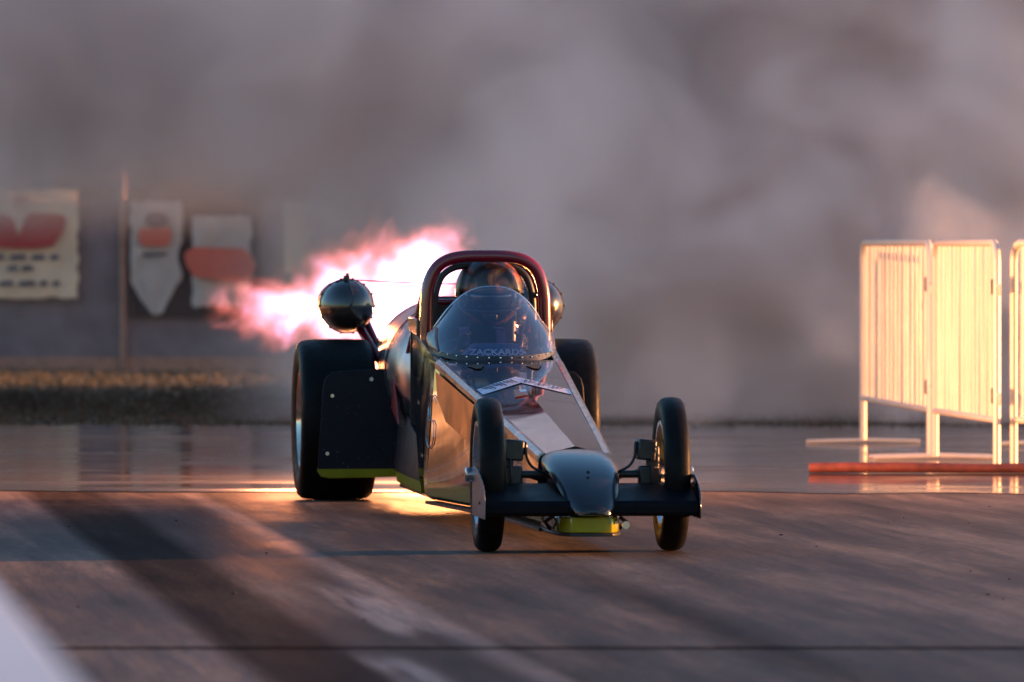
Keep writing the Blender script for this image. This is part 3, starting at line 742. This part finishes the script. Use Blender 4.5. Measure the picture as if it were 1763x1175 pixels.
# side panel and number on the near side
M['sidepanel'] = basic('gold_foil_panel', (.55, .36, .22), .16, metal=1, nscale=5, var=.5)
for s in (-1,):
    def side(u, f):
        sw, sz, bw = (tab(u, BT)[1], tab(u, BT)[2], tab(u, BT)[3]) if u < 3.3 else tab(u, CT)
        return (s * (lerp(sw, bw, f) + .0135), u, lerp(sz - .01, .095, f))
    b = MB(); b.add([side(1.9, .04), side(3.22, .04), side(3.12, .22), side(2.85, .36), side(2.2, .42), side(1.9, .44)], [(0, 1, 2, 3, 4, 5)]); b.build('side_panel', 'sidepanel', car)
    def pth(name, pts, r=.004, mat='white'):
        b = MB(); b.tube([side(u, f) for u, f in pts], r, 6); b.build(name, mat, car)
    for du, df in ((0, 0),):
        pth('number_outline', [(u_ + .14, f_) for u_, f_ in [(3.0, .26), (3.05, .235), (3.14, .225), (3.20, .25), (3.23, .30), (3.22, .40), (3.20, .42), (3.08, .41), (3.04, .43), (3.03, .52), (3.05, .58), (3.12, .62), (3.20, .60), (3.24, .56)]], .0025, 'hoodtrim')

# windscreen
def scr(a, t):
    """a: angle around (-1..1), t: 0 base .. 1 top"""
    ang = a * R(86)
    bx = .288 * math.sin(ang) ** 1 if True else 0
    by = 3.66 - .42 * math.cos(ang) ** .9 if math.cos(ang) > 0 else 3.66
    bz = tab(min(by, 3.3), BT)[2] if by < 3.3 else tab(by, CT)[1]
    bz = bz + .012
    tx = .262 * math.sin(a * R(80)); ty = 3.80 - .17 * math.cos(a * R(80)); tz = 1.060 - .185 * (abs(tx / .255) ** 2.4)
    tz = max(tz, bz + .02)
    bulge = math.sin(t * math.pi) * .022
    x = lerp(bx, tx, t ** 1.15); y = lerp(by, ty, t) - bulge * math.cos(ang); z = lerp(bz, tz, t) + bulge * .4
    return Vector((x + math.copysign(bulge * .8, a) * abs(math.sin(ang)), y, z))
N, T_ = 48, 16
vs = [scr(-1 + 2 * i / N, j / T_) for j in range(T_ + 1) for i in range(N + 1)]
fs = [(j * (N + 1) + i, j * (N + 1) + i + 1, (j + 1) * (N + 1) + i + 1, (j + 1) * (N + 1) + i) for j in range(T_) for i in range(N)]
MB().add(vs, fs).build('windscreen', 'screen', car, angle=80)
b = MB(); b.loft([[scr(-1 + 2 * i / N, 0) + Vector((0, -.006, -.012)), scr(-1 + 2 * i / N, .055) + Vector((0, -.006, 0)), scr(-1 + 2 * i / N, .055) + Vector((0, -.002, 0)), scr(-1 + 2 * i / N, 0) + Vector((0, .004, -.012))] for i in range(N + 1)]); b.build('screen_trim', 'dark', car)
for k in range(17):
    a = -.96 + 1.92 * k / 16
    b = MB(); b.ball(scr(a, .03) + Vector((0, -.008, 0)), .004, 10, 6); b.build('screen_rivet', 'chrome', car)
b = MB(); b.loft([[scr(-1 + 2 * i / N, 1) + Vector((0, -.003, 0)), scr(-1 + 2 * i / N, 1) + Vector((0, 0, .004)), scr(-1 + 2 * i / N, 1) + Vector((0, .003, 0))] for i in range(N + 1)]); b.build('screen_edge', 'alu', car)
b = MB()   # opaque side patch at the near edge of the screen
na = 8
vs = [scr(-1 + .26 * i / na, .04 + .62 * j / 6) + Vector((-.003, -.004, 0)) for j in range(7) for i in range(na + 1)]
b.add(vs, [(j * (na + 1) + i, j * (na + 1) + i + 1, (j + 1) * (na + 1) + i + 1, (j + 1) * (na + 1) + i) for j in range(6) for i in range(na)]); b.build('screen_side_patch', 'greytrim', car, thick=.003)
# dash with lettering, seen through the screen
MB().prism([(-.16, .735), (-.10, .80), (.10, .80), (.16, .735)], 'Y', 3.42, 3.60).build('dash_cowl', basic('dash_blue_grey', (.07, .11, .20), .4), car, bevel=.01)
text('screen_lettering', 'ZACKARDS', .036, 'white', car, (0, 3.405, .762), (R(82), 0, 0), sx=1.35)
text('screen_lettering', 'MOTORSPORTS', .022, 'white', car, (0, 3.403, .739), (R(82), 0, 0), sx=1.9)

# roll cage
def hoop(u, hw, zt, z0, r, mat='maroon', name='roll_hoop', rake=0.0):
    pts = [(-hw, u - rake, z0), (-hw * .995, u - rake * .6, lerp(z0, zt, .35)), (-hw * .97, u, lerp(z0, zt, .62)), (-hw * .86, u, lerp(z0, zt, .84)), (-hw * .66, u, lerp(z0, zt, .955)), (-hw * .38, u, zt), (0, u, zt + .003)]
    pts = pts + [(-x, y, z) for x, y, z in reversed(pts[:-1])]
    MB().tube(pts, r, 18, smooth=6).build(name, mat, car)
hoop(3.93, .276, 1.197, .80, .0285)
hoop(4.10, .270, 1.190, .80, .024, name='rear_roll_hoop')
hoop(4.02, .232, 1.155, .80, .016, mat='dark', name='inner_roll_hoop')
for s in (-1, 1):
    b = MB(); b.tube([(s * .262, 3.93, 1.02), (s * .262, 4.22, 1.02)], .014); b.tube([(s * .15, 3.93, 1.192), (s * .15, 4.22, 1.186)], .016); b.tube([(s * .262, 4.22, 1.03), (s * .27, 5.0, .70)], .018); b.build('cage_brace', 'maroon', car)
b = MB(); b.tube([(-.26, 4.24, .985), (.26, 4.24, .985)], .014); b.build('cross_bar', 'maroon', car)
for s in (-1, 1):   # padded side boards at the feet of the hoop
    MB().prism([(3.98, .83), (3.98, .905), (4.40, .915), (4.40, .85)], 'X', s * .300, s * .318).build('side_board', basic('brown_side_board', (.05, .022, .02), .35, coat=.4), car, bevel=.004)
MB().box((0, 4.52, .80), (.40, .08, .42)).build('seat_back', 'dark', car, bevel=.02)

# jet engine nacelle
b = MB()
b.lathe([(5.00, .20), (4.86, .245), (4.84, .262), (4.86, .285), (4.93, .312), (5.05, .328), (5.3, .336), (6.3, .335), (6.6, .31), (6.9, .27), (6.9, .255), (6.6, .29), (5.6, .30)], 'Y', (0, 0, .64), 72); b.build('engine_nacelle', 'nacelle', car, angle=40)
b = MB(); b.lathe([(6.7, .24), (7.3, .225), (7.45, .215), (7.45, .205), (7.0, .21)], 'Y', (0, 0, .64), 56); b.build('exhaust_nozzle', 'nacelle', car)
b = MB(); b.lathe([(4.85, .01), (4.88, .05), (4.95, .085), (5.1, .10)], 'Y', (0, 0, .64), 32); b.build('intake_cone', 'alu', car)
for u in (5.45, 6.2):
    b = MB(); b.lathe([(u - .02, .339), (u + .02, .339), (u + .02, .343), (u - .02, .343)], 'Y', (0, 0, .64), 72, closed=True); b.build('clamp_band', 'dark', car)
for s in (-1, 1):   # rear frame tubes and fittings
    b = MB(); b.tube([(s * .28, 4.9, .20), (s * .27, 6.3, .20), (s * .25, 7.0, .42)], .02); b.tube([(s * .28, 5.05, .72), (s * .24, 5.6, .30)], .016); b.tube([(s * .24, 5.6, .30), (s * .30, 6.2, .60)], .016); b.build('frame_rail', 'maroon', car)
    b = MB(); b.tube([(s * .27, 6.0, .395), (s * .50, 6.0, .395)], .035); b.build('rear_axle', 'dark', car)
    b = MB(); b.box((s * .27, 5.12, .50), (.05, .30, .26)); b.box((s * .275, 5.0, .69), (.03, .05, .05)); b.build('accessory_box', 'dark', car, bevel=.01)
    b = MB(); b.tube([(s * .262, 5.02, .60), (s * .285, 5.0, .63), (s * .262, 4.98, .655), (s * .24, 4.99, .66)], .009, 8, smooth=5); b.build('fuel_fitting', 'chrome', car)

# parachute pods on raked struts
for s in (-1, 1):
    root = empty('parachute_pod', (s * .470, 6.15, .950), 0, car)
    b = MB(); b.lathe([(-.155, .004), (-.150, .045), (-.135, .075), (-.105, .103), (-.06, .124), (-.01, .132), (.012, .134), (.016, .128), (.10, .128), (.34, .126), (.36, .115)], 'Y', (0, 0, 0), 48); b.build('pod_shell', 'pod', root, angle=28)
    b = MB(); b.lathe([(-.004, .135), (.014, .137), (.014, .131), (-.004, .131)], 'Y', (0, 0, 0), 48, closed=True)
    for k in range(14):
        a = 2 * math.pi * k / 14; b.ball((.136 * math.cos(a), .005, .136 * math.sin(a)), .007, 8, 6)
    b.build('pod_band', 'dark', root)
    b = MB(); b.box((-.005, -.03, .137), (.030, .04, .026)); b.box((-.035, -.01, .122), (.05, .05, .02), ry=-.3); b.lathe([(.13, .009), (.162, .009)], 'Z', (.0, -.03, 0), 12); b.build('release_latch', 'dark', root, bevel=.003)
    b = MB(); b.tube([(0, -.156, 0), (.02, -.150, .03), (.01, -.12, .09), (0, -.05, .13)], .004, 6, smooth=4); b.build('seam_cord', 'dark', root)
    b = MB(); b.tube([(-s * .06, .03, -.10), (-s * .25, -.45, -.46)], .022, 12); b.tube([(-s * .11, .20, -.08), (-s * .25, -.20, -.46)], .020, 12); b.build('strut', 'maroon', root)
b = MB(); b.tube([(-.465, 6.12, 1.080), (-.20, 6.0, 1.066), (0, 5.9, 1.060), (.20, 6.0, 1.066), (.465, 6.12, 1.080)], .0035, 6, smooth=6); b.build('release_cable', 'dark', car)

# steering yoke
b = MB(); b.tube([(-.13, 3.60, .83), (-.12, 3.58, .78), (-.05, 3.57, .755), (.05, 3.57, .755), (.12, 3.58, .78), (.13, 3.60, .83)], .012, 10, smooth=5); b.tube([(0, 3.57, .755), (0, 3.40, .68)], .015); b.build('steering_yoke', 'dark', car)

# ------------------------------------------------------------------ driver (own top-level thing, standing in car coordinates)
pm = Matrix.Translation((.275, 29.3, 0)) @ Matrix.Rotation(CY, 4, 'Z')
def skin(name, nodes, edges, mat, root=0, sub=2):
    me = bpy.data.meshes.new(name); me.from_pydata([n_[:3] for n_ in nodes], edges, [])
    o = bpy.data.objects.new(name, me); COL.objects.link(o)
    sk = o.modifiers.new('skin', 'SKIN'); sk.use_smooth_shade = True
    if not me.skin_vertices: 
        bm = bmesh.new(); bm.from_mesh(me); bm.verts.layers.skin.verify(); bm.to_mesh(me); bm.free()
    for i, n_ in enumerate(nodes):
        r_ = n_[3]; me.skin_vertices[0].data[i].radius = r_ if hasattr(r_, '__len__') else (r_, r_)
        me.skin_vertices[0].data[i].use_root = (i == root)
    sb = o.modifiers.new('sub', 'SUBSURF'); sb.levels = sub; sb.render_levels = sub
    bpy.context.view_layer.update()
    dg = bpy.context.evaluated_depsgraph_get(); m2 = bpy.data.meshes.new_from_object(o.evaluated_get(dg)); m2.name = name
    bpy.data.objects.remove(o)
    m2.materials.clear(); m2.materials.append(M[mat]); m2.polygons.foreach_set('use_smooth', [True] * len(m2.polygons))
    o = bpy.data.objects.new(name, m2); COL.objects.link(o); return o
nodes = [(0, 4.18, .26, .14), (0, 4.22, .42, .145), (0, 4.22, .60, .165), (0, 4.19, .74, .13), (0, 4.15, .83, .062), (0, 4.12, .90, .058), (0, 4.09, .98, .090), (0, 4.09, 1.06, .085)]
edges = [(i, i + 1) for i in range(7)]
for s in (-1, 1):
    n0 = len(nodes)
    nodes += [(s * .11, 4.17, .76, .072), (s * .19, 4.13, .735, .066), (s * .235, 3.98, .60, .052), (s * .20, 3.80, .66, .042), (s * .145, 3.66, .775, .030)]
    edges += [(3, n0)] + [(n0 + i, n0 + i + 1) for i in range(4)]
    n1 = len(nodes)
    nodes += [(s * .10, 4.02, .26, .095), (s * .12, 3.65, .40, .072), (s * .11, 3.35, .30, .052), (s * .10, 3.05, .20, .045), (s * .10, 2.97, .27, .035)]
    edges += [(0, n1)] + [(n1 + i, n1 + i + 1) for i in range(4)]
person = skin('person', nodes, edges, 'fabric')
person.matrix_world = pm
tag(person, 'driver in dark fire suit and glossy helmet, strapped in behind the tinted screen', 'person')
for s in (-1, 1):   # gloved hands closed round the yoke
    hn = [(s * .145, 3.665, .775, .028), (s * .138, 3.635, .80, .030), (s * .134, 3.615, .825, .027)]
    he = [(0, 1), (1, 2)]
    for k in range(4):
        z = .785 + k * .017; L = (.9, 1.05, 1.0, .8)[3 - k]; i0 = len(hn)
        hn += [(s * .142, 3.612, z, .011), (s * .135, 3.612 - .028 * L, z + .002, .0095), (s * .118, 3.588, z + .003, .009), (s * .110, 3.606, z + .002, .008)]
        he += [(1 if k < 2 else 2, i0), (i0, i0 + 1), (i0 + 1, i0 + 2), (i0 + 2, i0 + 3)]
    i0 = len(hn); hn += [(s * .122, 3.632, .835, .011), (s * .110, 3.612, .848, .010), (s * .104, 3.595, .850, .009)]
    he += [(2, i0), (i0, i0 + 1), (i0 + 1, i0 + 2)]
    gl = skin('glove', hn, he, 'fabric', sub=1); gl.parent = person
# face: nose, ears, brow built on the head inside the helmet
hm = empty('helmet', (.03, 4.06, 1.035), R(-4), person); hm.rotation_euler.x = R(9); hm.scale = (1.05, 1.05, 1.04)
def helm(vis=False):
    b = MB(); nu, nv = 48, 32; vs = []
    for i in range(nv + 1):
        ph = math.pi * i / nv
        for k in range(nu):
            t = 2 * math.pi * k / nu
            x = .148 * math.sin(ph) * math.cos(t); y = .168 * math.sin(ph) * math.sin(t); z = .158 * math.cos(ph)
            if z < 0:
                f = -z / .158; x *= 1 - .10 * f; 
                if y < 0: y = y * (1 + .12 * f) - .012 * f
                else: y *= 1 - .18 * f
            if z < -.135: z = -.135 - (z + .135) * .2
            vs.append((x, y, z))
    fs = []
    for i in range(nv):
        for k in range(nu):
            f = (i * nu + k, (i + 1) * nu + k, (i + 1) * nu + (k + 1) % nu, i * nu + (k + 1) % nu)
            c = sum((Vector(vs[j]) for j in f), Vector()) / 4
            inside = c.y < -.04 and abs(c.x) < .125 and -.060 < c.z < .020
            if vis == inside: fs.append(f)
    b.add(vs, fs); return b
helm(False).build('helmet_shell', 'helmet', hm, thick=.008)
vz = helm(True); vz.v = [(x * .985, y * .985, z) for x, y, z in vz.v]; vz.build('visor', 'visor', hm, thick=.003)
b = MB(); b.tube([(.132 * math.sin(R(a)), -.165 * math.cos(R(a)) - .004, .022) for a in range(-75, 76, 10)], .006, 8); b.tube([(.140 * math.sin(R(a)), -.172 * math.cos(R(a)) - .004, -.062) for a in range(-75, 76, 10)], .006, 8); b.build('visor_gasket', 'dark', hm)
b = MB(); b.box((0, -.182, -.085), (.06, .012, .025)); b.build('chin_vent', 'dark', hm, bevel=.004)
for s in (-1, 1):
    b = MB(); b.lathe([(s * .138, .022), (s * .152, .020)], 'X', (0, -.02, .0), 20); b.build('visor_pivot', 'alu', hm)
b = MB(); b.ball((0, 4.09 - .11, 1.015), (.014, .022, .022), 12, 8)
for s in (-1, 1): b.ball((s * .090, 4.09, 1.02), (.012, .024, .032), 12, 8)
b.build('face_features', 'skin', person)
for s in (-1, 1):
    b = MB(); rr = [(s * .08, 4.20, .865), (s * .085, 4.075, .86), (s * .085, 4.035, .78), (s * .06, 4.04, .66), (s * .02, 4.06, .50)]
    b.loft([[(x - .022, y, z), (x + .022, y, z), (x + .022, y - .006, z + .002), (x - .022, y - .006, z + .002)] for x, y, z in rr]); b.build('harness_strap', 'purplesuit', person)
